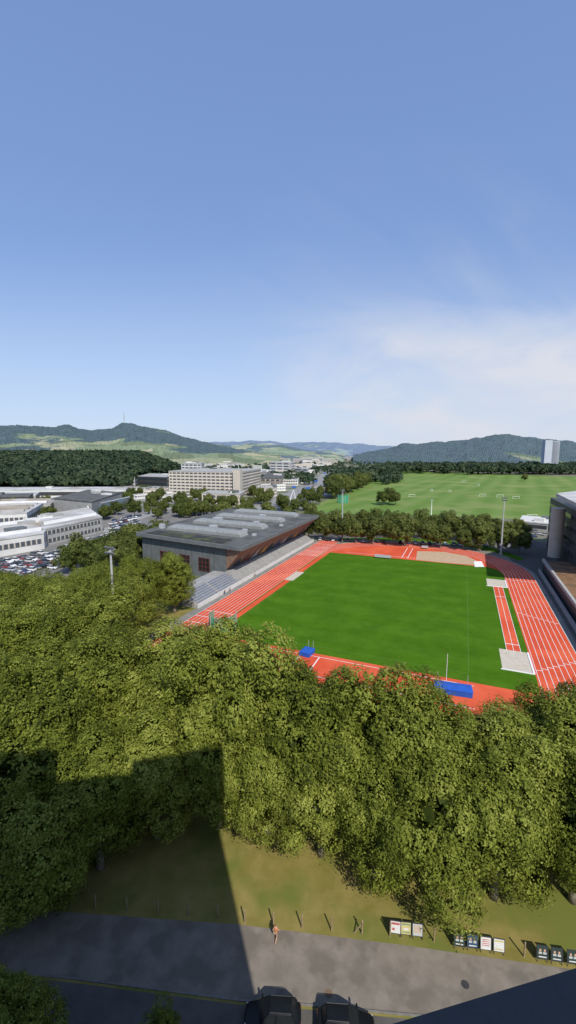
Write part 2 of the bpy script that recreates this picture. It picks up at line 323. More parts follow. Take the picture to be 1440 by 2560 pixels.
ridge('hill',[(380,1108),(480,1103),(560,1105),(620,1102),(680,1102),(720,1107),(780,1105),(840,1105),(880,1110),(940,1114),(980,1117),(1040,1118),(1120,1122)],5000,8500,260,24,hB,.5)
ridge('hill',[(440,1108),(520,1108),(580,1114),(640,1108),(700,1112),(760,1124),(820,1130),(860,1137)],2500,5200,200,24,hillmat('hill_mid',(.1,.14,.165),(.22,.28,.2),(.35,.35,.25),.0022,.52),.8)  # middle ridge colours also carry painted-in haze
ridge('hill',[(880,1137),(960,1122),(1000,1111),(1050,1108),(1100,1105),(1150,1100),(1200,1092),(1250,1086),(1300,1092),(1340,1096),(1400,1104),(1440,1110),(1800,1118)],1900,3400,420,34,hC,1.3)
def mound(x,D):
    t=max(0,min(1,(D-560)/640)); e=max(0,min(1,(460-x)/120)); return 34*t*t*(3-2*t)*e*e*(3-2*e)
b=MB(); nx,ny=60,20; vs=[]
for j in range(ny+1):
    D=540+j*48
    for i in range(nx+1):
        x=-500+i*17; a=(x-720)/F; vs.append((a*D,D,mound(x,D)-.2+(0 if j<ny else -40)))
b.add(vs,[(j*(nx+1)+i,j*(nx+1)+i+1,(j+1)*(nx+1)+i+1,(j+1)*(nx+1)+i) for j in range(ny) for i in range(nx)])
b.obj('hill',M('mound_mat',(.03,.045,.015),(.05,.06,.02),.02),kind='structure')
def forest(name,pts,rr,hh,K,mat,seed=1):
    rng=np.random.default_rng(seed); pts=np.array(pts,float); n=len(pts)
    rs=rr*rng.uniform(.75,1.3,n); hs=hh*rng.uniform(.75,1.2,n)
    d=rng.normal(size=(n,K,3)); d[:,:,2]=np.abs(d[:,:,2])*1.1-.35; d/=np.linalg.norm(d,axis=2,keepdims=True)
    c=pts[:,None,:]+np.stack([d[:,:,0]*rs[:,None],d[:,:,1]*rs[:,None],hs[:,None]*.55+d[:,:,2]*hs[:,None]*.45],2)
    nr=d+rng.normal(size=d.shape)*.45; nr/=np.linalg.norm(nr,axis=2,keepdims=True)
    t=np.cross(nr,rng.normal(size=d.shape)); t/=np.linalg.norm(t,axis=2,keepdims=True); bb=np.cross(nr,t)
    s=(rs[:,None]*rng.uniform(.3,.6,(n,K)))[:,:,None]
    q=np.stack([c-t*s,c-bb*s*.7,c+t*s,c+bb*s*.7],2).reshape(-1,3)
    me=bpy.data.meshes.new(name); me.from_pydata(q.tolist(),[],np.arange(len(q)).reshape(-1,4).tolist())
    at=me.attributes.new('shade','FLOAT','FACE'); sh=(rng.uniform(0,.5,(n,1))+rng.uniform(0,.5,(n,K))).reshape(-1)
    at.data.foreach_set('value',sh.astype(np.float32)); me.materials.append(mat)
    o=bpy.data.objects.new(name,me); COL.objects.link(o); o['kind']='stuff'; return o
pts=[]
for i in range(3600):
    x=U(-150,445); D=560+ (R()**.8)*620
    if x>330 and D<700+ (x-330)*2: continue
    pts.append(((x-720)/F*D,D,mound(x,D)))
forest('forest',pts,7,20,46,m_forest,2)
pts=[]
for i in range(900):
    x=U(960,1700); D=U(1000,1350); pts.append(((x-720)/F*D,D,0))
for i in range(260):
    x=U(1150,1700); D=U(960,1000); pts.append(((x-720)/F*D,D,0))
for i in range(200):
    t=R(); x=830+t*150+U(-10,18); y=1232-t*50+U(-6,4); g=G(x,y); pts.append((g[0],g[1],0))
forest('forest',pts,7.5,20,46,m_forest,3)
pts=[]
for i in range(1700):
    x=U(300,1000); y=1143+70*R()**1.4; g=G(x,y)
    if y>1180 and 400<x<650: continue
    if y>1190 and 780<x<850: continue
    pts.append(g)
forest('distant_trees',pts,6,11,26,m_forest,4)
# ---------------------------------------------------------------- individual trees
def leafquads(c,nr,s,rng,asp=.55):
    n=len(c); nr=nr/np.linalg.norm(nr,axis=1,keepdims=True)
    t=np.cross(nr,rng.normal(size=(n,3))); t/=np.linalg.norm(t,axis=1,keepdims=True)+1e-9; bb=np.cross(nr,t); s=s[:,None]
    return np.stack([c-t*s,c-bb*s*asp,c+t*s,c+bb*s*asp],1).reshape(-1,3)
def crownmesh(name,seed,Rr,z0,z1,nclump,per,leaf,mat,nl=26,spread=.42):
    rng=np.random.default_rng(seed); zc=(z0+z1)/2; hz=(z1-z0)/2
    i=np.arange(nl)+.5; ph=np.arccos(1-2*i/nl); th=math.pi*(1+5**.5)*i+seed
    d=np.stack([np.cos(th)*np.sin(ph),np.sin(th)*np.sin(ph),np.cos(ph)],1)+rng.normal(size=(nl,3))*.18
    sc=rng.uniform(.5,.8,nl)[:,None]; C=d*sc*np.array([Rr,Rr,hz]); rad=rng.uniform(.2,.38,nl)*Rr
    C=np.vstack([C,[[0,0,0]]]); rad=np.append(rad,Rr*.55)
    m=nclump*3; li=rng.integers(0,nl+1,m); dd=rng.normal(size=(m,3)); dd/=np.linalg.norm(dd,axis=1,keepdims=True)
    p=C[li]+dd*rad[li][:,None]*rng.uniform(.82,1.18,m)[:,None]
    dist=np.linalg.norm(p[:,None,:]-C[None],axis=2)/rad[None]; dist[np.arange(m),li]=9
    k=(dist.min(1)>.86); p=p[k][:nclump]; dd=dd[k][:nclump]; m=len(p)
    out=p/np.array([Rr,Rr,hz]); out/=np.linalg.norm(out,axis=1,keepdims=True)
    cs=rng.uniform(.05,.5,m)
    off=rng.normal(size=(m*per,3))*np.array([spread,spread,spread*.7]); off[:,2]-=(off[:,0]**2+off[:,1]**2)*.5
    c=np.repeat(p,per,0)+off
    nr=np.repeat(dd*.7+out*.5,per,0)+np.array([0,0,.4])+off*.8+rng.normal(size=(m*per,3))*.33
    q=leafquads(c,nr,leaf*rng.uniform(.6,1.3,m*per),rng)
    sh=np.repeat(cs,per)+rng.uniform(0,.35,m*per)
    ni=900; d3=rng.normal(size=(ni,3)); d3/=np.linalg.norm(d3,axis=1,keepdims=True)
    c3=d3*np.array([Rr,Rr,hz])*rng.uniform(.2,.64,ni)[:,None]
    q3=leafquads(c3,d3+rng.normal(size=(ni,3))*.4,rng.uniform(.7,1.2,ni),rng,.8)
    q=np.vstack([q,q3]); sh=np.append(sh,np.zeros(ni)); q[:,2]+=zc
    me=bpy.data.meshes.new(name); me.from_pydata(q.tolist(),[],np.arange(len(q)).reshape(-1,4).tolist())
    at=me.attributes.new('shade','FLOAT','FACE'); at.data.foreach_set('value',sh.astype(np.float32)); me.materials.append(mat); return me
def trunkmesh(name,seed,h,r):
    rd=random.Random(seed); b=MB(); z=h*.25; b.cyl((0,0,-.1),(0,0,z*.4),r*1.25,r,10); b.cyl((0,0,z*.4),(.1,.05,z),r,r*.8,10)
    for i in range(7):
        t=i*math.pi*2/7+rd.random(); l=rd.uniform(.22,.3)*h; e=Vector((math.cos(t)*l*.6,math.sin(t)*l*.6,z+l*.9)); b.cyl((.1,.05,z-.2),e,r*.45,r*.2,7)
        for k in range(2):
            e2=e+Vector((math.cos(t+k-.5)*l*.3,math.sin(t+k-.5)*l*.3,l*.4)); b.cyl(e,e2,r*.2,r*.06,5)
    b.cyl((.1,.05,z),(0,0,h*.8),r*.6,r*.12,7)
    o=b.obj(name,m_bark,smooth=True); me=o.data; bpy.data.objects.remove(o); return me
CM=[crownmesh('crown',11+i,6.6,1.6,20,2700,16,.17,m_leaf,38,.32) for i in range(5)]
TM=[trunkmesh('trunk',i,20,.42) for i in range(3)]
CF=[crownmesh('crown_small',51+i,5.6,3.2,13.5,600,11,.37,m_leaf2,18) for i in range(4)]
TF=[trunkmesh('trunk_small',i+9,13.5,.3) for i in range(2)]
def tree(x,y,s=1,sz=None,far=False,label=None,group=None,z=0):
    e=empty('plane_tree' if not far else 'street_tree',(x,y,z),label or 'tall plane tree with dense olive green crown on the lawn','tree',group,U(0,6.28))
    sz=sz or s; e.scale=(s,s,sz); mm=random.choice(CF if far else CM); tt=random.choice(TF if far else TM)
    c=bpy.data.objects.new('crown',mm); COL.objects.link(c); c.parent=e
    t=bpy.data.objects.new('trunk',tt); COL.objects.link(t); t.parent=e
    return e
def outside(x,y,m):
    n,v=inv(x,y)
    if n>-76 and n<-50 and 72<v<222: return False
    vv=min(max(v,V1),V2); return math.hypot(n-CN,v-vv)>47.8+m
g1='plane trees beside the stadium'
placed=[]
def addt(x,y,h):
    placed.append((x,y)); s=h/20*U(.97,1.03); tree(x,y,min(max(s,.85),1.12),s,group=g1)
for x,y,h in ((-5.2,49.8,27),(.6,48,23.6),(-11.5,52,23.8),(6,46.5,22.4),(11.5,45.2,22),(17,44,20.6),(24,44,20.4),(31.5,45.5,20),(39,49,19.5),(46,53,18.5),(53,56,18),
              (-8.5,47.6,16.5),(-2.5,46.2,16),(3.8,43.8,15.5),(9.5,41,15.5),(-15.8,46,17),
              (15,38.8,17.5),(21.5,39,17.5),(29.5,38.6,17),(37.5,39.2,17),(45.5,41.5,16.5),(53,45,17),(-21,42.2,18),(-28.5,42,19.5),(-36,41,19),(-44,42,19),(-52,43,19),(-24.5,37.5,14),(-33,37,14),(-42,36.5,14),(-17.5,57,23),(-12,60.5,20)):
    addt(x,y,h)
y=48
while y<128:
    off=3.6*((int(y)//7)%2); x=-15-off
    while x>-.72*y-14:
        X=x+U(-1,1); Y=y+U(-1,1)
        n,v=inv(X,Y)
        far_ok = Y< 108+ (X+75)*.38 if X<-38 else Y<125
        if outside(X,Y,3.2) and n<-74.5*(v>72) and far_ok and all((X-a)**2+(Y-c)**2>30 for a,c in placed) and not(X>-14 and Y<46):
            wl=max(0,min(1,(-38-X)/20)); addt(X,Y,22.5 if Y<70 else 22.3-(Y-70)*(.075+.075*wl))
        x-=7.0
    y+=6.6
for x,y,h in((-19.5,25.6,8),(-23,25.5,9.5),(-16.8,24.6,6),(-9.6,26,5),(-12,25,4)): tree(x,y,h/20*1.1,h/20,label='small green tree beside the parking road',group='small trees by the parking road')
g2='street trees along the avenue'
for k,(a,c) in enumerate((((775,1349),(1300,1384)),((770,1330),(1300,1360)),((765,1312),(1290,1340)))):
    A=Vector(G(*a));B=Vector(G(*c)); L_=(B-A).length; n=int(L_/8.3)
    for i in range(n+1):
        p=A.lerp(B,i/n); s=U(.8,1.15)*(1,.93,.86)[k]; tree(p.x+U(-1.5,1.5),p.y+U(-1.5,1.5),s,s*U(.9,1.05),True,'round street tree in a row beside the street',g2)
for (x,y,s) in ((956,1263,1.0),(972,1260,1.15),(988,1263,.95),(1312,1203,1.0)):
    g=G(x,y); tree(g[0],g[1],s,s*.95,True,'dark round tree standing alone on the meadow','trees on the meadow')
g3='trees between the streets'
k=0
while k<130:
    x=U(315,800); y=U(1238,1300)
    g=G(x,y); n,v=inv(g[0],g[1])
    if -136<n<-66 and v<226: continue
    if x>780 and y>1270: continue
    k+=1; s=U(.45,.95); tree(g[0],g[1],s,s,True,'small green street tree beside the road',g3)
for i in range(22):
    g=S(-128-U(0,13),U(116,165)); s=U(.75,1.1); tree(g[0],g[1],s,s,True,'small green street tree beside the road',g3)
for (x,y) in ((118,1300),(128,1296),(262,1300),(272,1296),(292,1288),(120,1258),(105,1262),(60,1262),(20,1275),(40,1272),(325,1262),(318,1252),(330,1240)):
    g=G(x,y); s=U(.5,.8); tree(g[0],g[1],s,s,True,'small green street tree beside the road',g3)
for i in range(30):
    t=R(); x=822+t*100+U(-8,10); y=1250-t*42; g=G(x,y); s=U(1.3,2.0)*(1-.25*t); tree(g[0],g[1],s,s,True,'dark leafy tree at the meadow edge','trees at the meadow edge')
# ---------------------------------------------------------------- hall with grandstand
base=S(-98,170)
hall=empty('sports_hall',base,'grey sports hall with barrel skylights and overhanging roof beside the track','sports hall')
z1=12.6
walls=[S(-78,131),S(-122,138.2),S(-126,216),S(-78,209)]
b=MB(); b.prism(walls[::-1],0,z1); b.obj('wall',m_grey,hall)
roof=[S(-70,128),S(-123,136.5),S(-127,219),S(-70,212)]
b=MB(); b.prism(roof[::-1],z1+.003,z1+1.2); b.obj('roof',m_roofg,hall)
b=MB()
for i in range(4):
    A=Vector(roof[i][:2]);B=Vector(roof[(i+1)%4][:2]); d=(B-A).normalized(); o=Vector((d.y,-d.x))
    b.prism([A+o*.06,B+o*.06,B-o*.5,A-o*.5],z1+.1,z1+1.5)
b.obj('fascia',m_grey,hall)
b=MB(); b.prism([S(-80,131.5),S(-119,137.8),S(-119,144),S(-80,139)],z1+1.25,z1+1.5); b.obj('green_roof_bed',M('greenroof',(.03,.03,.028),(.042,.042,.036),.6,c3=(.075,.085,.03),scale3=.25),hall)
for v0 in (147.5,166.5,186.5,205):
    b=MB(); n0,n1=(-79,-117); prof=[(-3.2,0),(-3.2,1.1),(-2.9,1.6),(-1.8,2.0),(0,2.1),(1.8,2.0),(2.9,1.6),(3.2,1.1),(3.2,0)]
    L0=[S(n0-max(z_-.8,0)*1.8,v0+y_,z1+1.2+z_) for y_,z_ in prof]; L1=[S(n1+max(z_-.8,0)*1.8,v0+y_+3.5,z1+1.2+z_) for y_,z_ in prof]
    b.strip(L0,L1); b.poly(L0); b.poly(L1[::-1])
    b.obj('skylight',m_sky,hall)
for (nn,v,sx,h) in ((-100,158,3,1.4),(-88,176,2.5,1.2),(-110,178,4,1.6),(-84,157,2,1),(-95,197,3,1.3),(-121,150,2,2),(-76,150,1.5,.8),(-75,175,1.5,.8)):
    b=MB(); b.box(S(nn,v,z1+1.2+h/2),(sx,sx*.8,h),-TH); b.obj('vent_box',m_steel,hall)
b=MB()
b.add([S(-70.2,128.4,z1),S(-70.2,211.5,z1),S(-77.9,209,4.6),S(-77.9,131.2,4.6),S(-77.9,131.2,z1),S(-77.9,209,z1)],[(0,3,2,1),(0,4,3),(1,2,5),(0,1,5,4)])
b.obj('soffit',m_wood,hall)
for i in range(11):
    v=133+i*7.6; b=MB(); b.cyl(S(-70.6,v,z1-.25),S(-78,v,4.2),.18,.18,6); b.obj('rib',m_grey,hall)
for i,(mm) in enumerate((m_glass,m_redf,m_conc,m_yel,m_glass,m_navy,m_conc,m_glass,m_yel,m_redf)):
    v=134.5+i*7.4; b=MB(); b.add([S(-77.4,v,4.7),S(-77.4,v+5.6,4.7),S(-74.6,v+2.2,8.0),S(-74.6,v+1.2,8.0)],[(0,1,2,3)]); b.obj('mural_panel' if mm!=m_glass else 'window',mm,hall)
fa=Vector(walls[0]);fb=Vector(walls[1]); fd=(fb-fa); fl=fd.length; fd.normalize(); fang=math.atan2(fd.y,fd.x); fn=Vector((fd.y,-fd.x,0)); fn=fn if fn.y<0 else -fn
for fr in (.235,.46,.7):
    c=fa+fd*(fl*fr)+fn*.05; c.z=5.0; b=MB(); b.box(c,(5.4,.2,5.0),fang); w=b.obj('window',m_cglass,hall)
    b=MB()
    for k in range(4): b.box(c+fd*(-2.64+k*1.76)+fn*.16,(.14,.12,5.1),fang)
    for k in range(4): b.box(c+Vector((0,0,-2.43+k*1.62))+fn*.17,(5.5,.1,.14),fang)
    b.obj('frame',m_redf,w,origin=base)
for k in range(1,8):
    c=fa+fd*(fl*k/8)+fn*.03; c.z=6.3; b=MB(); b.box(c,(.12,.06,12.4),fang); b.obj('joint',m_dk,hall)
base=S(-75,150); gs=empty('grandstand',base,'stepped concrete grandstand with grey blue seats along the track','grandstand')
b=MB()
for k in range(7):
    n0=-72-k*.85; nb_=n0-.85 if k<6 else -78; b.prism([S(n0,104),S(nb_,104),S(nb_,211),S(n0,211)][::-1],0,1.2+k*.45)
b.obj('terrace',m_concd,gs)
b=MB(); b.prism([S(-71.7,104),S(-71.98,104),S(-71.98,211),S(-71.7,211)][::-1],0,1.35); b.obj('front_wall',m_concl,gs)
for k in range(6):
    for j,(v0,v1) in enumerate(((105,116),(117.5,129),(131,150),(152,171),(173,192),(194,209))):
        n0=-72.45-k*.85; b=MB(); b.prism([S(n0,v0),S(n0-.4,v0),S(n0-.4,v1),S(n0,v1)][::-1],1.2+k*.45+.01,1.2+k*.45+.38); b.obj('seat_row',m_seat if j<2 else m_conc,gs)
b=MB(); b.prism([S(-78.1,104),S(-82.5,104),S(-82.5,130),S(-78.1,130)][::-1],0,3.9); b.obj('upper_landing',m_concd,gs)
b=MB()
for v in np.arange(104,211.5,3): b.cyl(S(-71.8,v,1.2),S(-71.8,v,2.2),.04,.04,5)
for z in (1.7,2.2): b.cyl(S(-71.8,104,z),S(-71.8,211,z),.035,.035,5)
b.obj('railing',m_steel,gs)
# ---------------------------------------------------------------- generic buildings
def building(name,label,p0,p1,p2,h,wall,roofm,floors=3,win=None,side=True,cat='building',overh=.3,wf=.45,ridges=0):
    p0=Vector(p0);p1=Vector(p1);p2=Vector(p2); p0.z=p1.z=p2.z=0; p3=p0+p2-p1
    base=(p0+p2)/2; e=empty(name,base,label,cat); q=[p0,p1,p2,p3]
    b=MB(); b.prism(q,0,h); b.obj('wall',wall,e)
    b=MB(); qq=[base+(p-base)*(1+overh/max((p-base).length,1)) for p in q]; b.prism(qq,h+.004,h+.7); b.obj('roof',roofm,e)
    L_=(p1-p0).length; W_=(p2-p1).length
    for i in range(ridges):
        f=(i+.5)/ridges; A=p0.lerp(p1,.04)+(p2-p1)*f; B=p0.lerp(p1,.96)+(p2-p1)*f; d=(p2-p1).normalized()*min(W_/ridges*.3,3); z=h+.71
        b=MB(); b.add([(*(A-d)[:2],z),(*(A+d)[:2],z),(*(B+d)[:2],z),(*(B-d)[:2],z),(A.x,A.y,z+1.4),(B.x,B.y,z+1.4)],[(0,3,5,4),(1,4,5,2),(0,4,1),(3,2,5)]); b.obj('rooflight',random.choice((m_conc,m_wwall,m_broof)),e)
    for i in range(random.randint(2,4)):
        c=p0.lerp(p1,U(.12,.88))+(p2-p1)*U(.2,.8); s=min(W_*.2,5); b=MB(); hh=U(1,2.4); b.box((c.x,c.y,h+.7+hh/2),(s*U(.8,1.8),s,hh),math.atan2(p1.y-p0.y,p1.x-p0.x)); b.obj('roof_unit',random.choice((m_conc,m_grey,m_wwall)),e)
    if win:
        for (A,B) in ((p0,p1),(p1,p2)) if side else ((p0,p1),):
            d=(B-A).normalized(); nn=Vector((d.y,-d.x,0))
            for k in range(floors):
                fh=h/floors; b=MB(); a=A+d*1.2; bb=B-d*1.2; mid=(a+bb)/2+nn*.06; mid.z=fh*(k+.55)
                b.box(mid,((bb-a).length,.24,fh*wf),math.atan2(d.y,d.x)); b.obj('ribbon_window',win,e)
    return e
building('office_block','long beige office block with ribbon windows',G(424,1240),G(600,1246),G(652,1226),27,m_beige,m_conc,8,m_glassb,True,'office block')
e=empty('stair_tower',G(592,1247),'blank beige stair tower on the office block','tower')
b=MB(); b.prism([G(583,1246.5),G(601,1247.6),G(608,1243),G(590,1243)],0,29.5); b.obj('wall',m_beige,e)
b=MB(); b.prism([G(584,1246.3),G(600,1247.2),G(607,1243),G(591,1243)],29.51,30.2); b.obj('roof',m_conc,e)
building('office_annex','white rooftop plant building behind the office block',G(455,1220),G(505,1222),G(512,1214),33,m_wwall,m_conc,9,m_glassb,cat='office block')
building('office_wing','low beige wing in front of the office block',G(505,1258),G(600,1262),G(612,1252),9,m_beige,m_conc,2,m_glassb,cat='office block')
building('exhibition_hall','grey metal hall with slanted glass side',G(136,1288),G(232,1302),G(306,1268),12.5,m_concd,m_roofg,1,None,cat='hall')
e=empty('glass_front',G(270,1285),'slanted green glass front on the grey hall','glass front')
A=Vector(G(240,1302));B=Vector(G(312,1272)); b=MB(); b.add([A,B,B+Vector((4,2,10)),A+Vector((-6,2,10)),A+Vector((-6,6,0)),A+Vector((-6,6,10))],[(0,1,2,3),(0,3,5,4)]); b.obj('glazing',m_glassg,e)
b=MB(); f0=Vector((0,-.2,0))
for k in range(9):
    f=k/8; b.cyl(A.lerp(B,f)+f0,(A+Vector((-6,2,10))).lerp(B+Vector((4,2,10)),f)+f0,.25,.25,5)
b.cyl(A+Vector((-6,1.7,10)),B+Vector((4,1.7,10)),.5,.5,6); b.obj('frame',m_steel,e)
building('warehouse','wide white roofed warehouse beside the car park',G(-260,1440),G(112,1372),G(150,1322),7.5,m_wwall,m_wroof,1,m_glassb,cat='warehouse',wf=.3,ridges=3)
building('warehouse','grey long warehouse with glazed front by the cars',G(110,1366),G(257,1330),G(222,1300),8.3,m_conc,m_wroof,2,m_glassb,cat='warehouse',ridges=2)
building('warehouse','white sawtooth warehouse among the halls',G(-250,1340),G(70,1322),G(110,1292),9.5,m_wwall,m_wroof,1,m_glassb,cat='warehouse',ridges=4)
building('warehouse','low brown roofed warehouse with flat roof',G(-250,1300),G(128,1292),G(150,1276),9,m_conc,m_broof,1,m_dk,cat='warehouse',ridges=2)
building('market_hall','long flat white hall near the railway',G(-250,1262),G(90,1258),G(100,1248),7,m_conc,m_wroof,1,m_dk,cat='hall')
building('market_hall','long flat white hall near the railway',G(-250,1246),G(315,1243),G(322,1234),7.5,m_wwall,m_wroof,1,m_dk,cat='hall',wf=.5)
building('dark_hall','dark brown low hall near the warehouses',G(-250,1278),G(75,1272),G(85,1262),10,m_dk,m_roofg,1,None,cat='hall')
building('white_block','small white block beside the railway',G(294,1216),G(338,1218),G(346,1212),13,m_wwall,m_wroof,3,m_glassb)
building('dark_hall','long dark glass hall with flat roof',G(346,1213),G(418,1216),G(440,1206),13,m_dk,m_conc,2,m_glass,cat='hall')
building('white_block','large white office cube in town',G(676,1188),G(728,1190),G(738,1186),28,m_wwall,m_wroof,5,m_glassb)
building('white_block','low white commercial building in town',G(735,1190),G(768,1192),G(775,1187),16,m_wwall,m_wroof,3,m_glassb)
building('brown_block','low grey brown commercial building by the highway',G(652,1222),G(702,1224),G(712,1206),14,M('gb',(.25,.22,.19),(.3,.27,.23),.1),m_roofg,3,m_glassb)
building('white_block','white low hall by the highway',G(690,1214),G(745,1214),G(752,1202),8,m_wwall,m_wroof,2,m_glassb)
building('grey_block','grey terraced office by the highway',G(640,1204),G(668,1206),G(676,1196),16,m_conc,m_wroof,4,m_glassb)
base=Vector(G(1376,1179)); base.z=0; e=empty('high_rise',base,'slender pale high rise tower beyond the meadow','high rise')
W=base.y/F*36; hh=H+34*base.y/F
m_hr=M('highrise_pale',(.42,.46,.52),(.47,.51,.57),.05); m_hr2=M('highrise_grey',(.26,.29,.34),(.31,.34,.39),.05)
b=MB(); b.prism([base+Vector((-W*.5,0,0)),base+Vector((-W*.08,-4,0)),base+Vector((-W*.08,14,0)),base+Vector((-W*.5,14,0))],0,hh); b.obj('wall',m_hr,e)
b=MB(); b.prism([base+Vector((-W*.08+.02,-3.5,0)),base+Vector((W*.5,0,0)),base+Vector((W*.5,14,0)),base+Vector((-W*.08+.02,14,0))],0,hh-2); b.obj('wall',m_hr2,e)
for i in range(7):
    b=MB(); b.box(base+Vector((W*(.0+i*.07),-3.7+i*.5+.2,hh/2)),(.5,.3,hh-9),0); b.obj('window_strip',m_glass,e)
tm=[m_town,m_conc,m_wroof,m_broof]
cols=[(.66,.66,.63),(.56,.52,.46),(.45,.43,.4),(.52,.47,.4),(.7,.69,.67),(.35,.33,.32)]
names=['white','beige','grey','tan','bright white','dark grey']
def townb(x,y,w,d,h,z=0):
    g=Vector(G(x,y)); ci=random.randrange(6); rot=random.choice((.1,-.5,.35))+U(-.1,.1)
    b=MB(); q=[Matrix.Rotation(rot,3,'Z')@Vector((i*w/2,j*d/2,0))+g for i,j in((-1,-1),(1,-1),(1,1),(-1,1))]
    b.prism(q,0,z+h,0,random.choice((1,2,3)))
    o=b.obj('town_building',tm,origin=(g.x,g.y,z)); o.color=(*cols[ci],1); o['label']='distant '+names[ci]+' flat roofed town building'; o['category']='building'; o['group']='buildings of the distant town'
def onroad(x,y,m=24):
    g=Vector(G(x,y)[:2])
    for i in range(len(hw)-1):
        A=Vector(hw[i][:2]);B=Vector(hw[i+1][:2]); t=max(0,min(1,(g-A).dot(B-A)/(B-A).length_squared))
        if (A+(B-A)*t-g).length<m: return True
    return False
cnt=0
while cnt<170:
    x=U(430,1000); y=1141+48*R()**1.6
    if onroad(x,y,34) or (y>1175 and (x<680 or x>850)) : continue
    if x>860 and y>1152: continue
    k=min(G(x,y)[1]/1000,2.6)
    townb(x,y,U(14,50)*k**.6,U(12,30),U(6,15)*k**.5); cnt+=1
cnt=0
while cnt<34:
    x=U(655,820); y=U(1188,1252)
    if onroad(x,y,28) or (x>770 and y>1235): continue
    townb(x,y,U(12,28),U(10,18),U(5,9)); cnt+=1
for (x,y) in ((350,1232),(372,1236),(395,1230),(412,1240),(340,1246),(330,1226),(410,1252)): townb(x,y,U(14,24),12,U(4,7))
for i in range(34):
    x=U(850,990); t=(x-850)/140; townb(x,1142,U(25,60),20,U(15,40)+t*45)
for i in range(30): townb(U(1150,1440),U(1150,1156),U(15,30),12,U(8,16))
# ---------------------------------------------------------------- stadium building at the side
e=empty('stadium_building',S(50,150),'dark stadium building with white roof and brown terrace','stadium')
b=MB(); b.prism([S(30.5,30),S(60,30),S(60,196),S(30.5,190)],0,4.2); b.obj('wall',m_dk,e)
b=MB(); b.prism([S(31,30.5),S(60,30.5),S(60,195),S(31,189.5)],4.204,4.5); b.obj('terrace_roof',m_brown,e)
b=MB(); b.prism([S(30.1,30),S(30.9,30),S(30.9,190),S(30.1,190)],4.21,5.3); b.obj('parapet',m_conc,e)
b=MB(); b.prism([S(28.9,30),S(29.5,30),S(29.5,189),S(28.9,189)],0,1.3); b.obj('low_wall',m_concd,e)
b=MB(); b.prism([S(39.5,184),S(80,184),S(80,250),S(39.5,240)],0,25); b.obj('upper_wall',m_dk,e)
for k in range(4):
    b=MB(); b.box(S(39.4,212,8+k*4.6),(.3,52,1.6),-TH); b.obj('window',m_glass,e)
c0=Vector(G(1386,1392,4.5)); b=MB(); b.cyl(c0,c0+Vector((0,0,20)),2.5,2.5,32); b.obj('column',M('colm',(.4,.36,.31),(.46,.42,.36),.3),e)
A=G(1390,1241,30);B_=G(1445,1270,30)
b=MB(); b.prism([A,B_,(B_[0]+60,B_[1]-20,0),(A[0]+80,A[1]+60,0)],30,31.2); b.obj('roof',m_wroof,e)
for k in range(5):
    p=Vector(A).lerp(Vector(B_),k/4)+Vector((6,0,0)); b=MB(); b.cyl((p.x,p.y,30),(p.x+8,p.y+2,25),.3,.3,6); b.obj('roof_strut',m_steel,e)
building('low_garage','low pale garage by the side street',G(1296,1322),G(1372,1330),G(1376,1314),4.5,m_conc,m_concl,1,m_dk)
# ---------------------------------------------------------------- camera's own high-rise
tw=empty('apartment_tower',(-25,-12,0),'tall grey apartment tower with dark balcony ledge','high rise')
an=math.radians(12.3); ca,sa=math.cos(an),math.sin(an)
def TW(s,d,z=0): return (ca*s+sa*d, sa*s-ca*d-.35,z)   # s along facade, d behind it
b=MB(); b.prism([TW(7.6,0),TW(7.6,18),TW(-44,18),TW(-44,0)][::-1],0,54)
b.prism([TW(7.6,0),TW(7.6,8),TW(-2,8),TW(-2,0)][::-1],54.01,55.8)
b.prism([TW(-9,0),TW(-9,8),TW(-15,8),TW(-15,0)][::-1],54.01,58)
b.obj('wall',m_conc,tw)
zl=H-1.2; a0=G(980,2560,zl);a1=G(1440,2420,zl)
d=(Vector(a1)-Vector(a0)).normalized(); pA=Vector(a0)-d*3; pB=Vector(a1)+d*4; nb=Vector((d.y,-d.x,0))*.75
b=MB(); b.prism([pA+nb,pB+nb,pB,pA],zl-.3,zl); b.obj('balcony_ledge',m_fasc,tw)
# ---------------------------------------------------------------- masts
O3=(0,0,0)
def mast(x,y,h):
    e=empty('floodlight_mast',(x,y,0),'tall grey steel floodlight mast with lamp cluster beside the track','floodlight',"floodlight masts around the track",-TH)
    b=MB(); b.cyl((0,0,0),(0,0,h),.42,.2,12); b.cyl((0,0,0),(0,0,.5),.7,.6,12); b.obj('pole',m_steel,e,origin=O3)
    b=MB(); b.box((0,0,h),(2.4,.22,.22)); b.box((0,0,h-1.1),(2.0,.22,.22)); b.box((0,0,h-.5),(.25,1.4,.25)); b.obj('crossarm',m_steel,e,origin=O3)
    for i in range(3):
        for k in range(2):
            b=MB(); b.box((-.85+i*.85,-.3,h+.25-k*1.1),(.55,.35,.45),0,0,.5); b.obj('lamp_head',m_grey,e,origin=O3)
g=G(855,1345); mast(g[0],g[1],26.5); g=G(1252,1385); mast(g[0],g[1],26)
g=G(276,1372,27); mast(g[0],g[1],27)
for (x,y,h) in ((597,1240,36),(487,1215,24),(1078,1290,12)):
    g=G(x,y); e=empty('lighting_pole',(g[0],g[1],0),'thin pale lighting pole beside the road','pole'); b=MB(); b.cyl((0,0,0),(0,0,h),.35,.15,8); b.obj('pole',m_white,e,origin=O3); b=MB(); b.box((0,0,h),(2.5,.5,.3)); b.obj('lamp_head',m_steel,e,origin=O3)
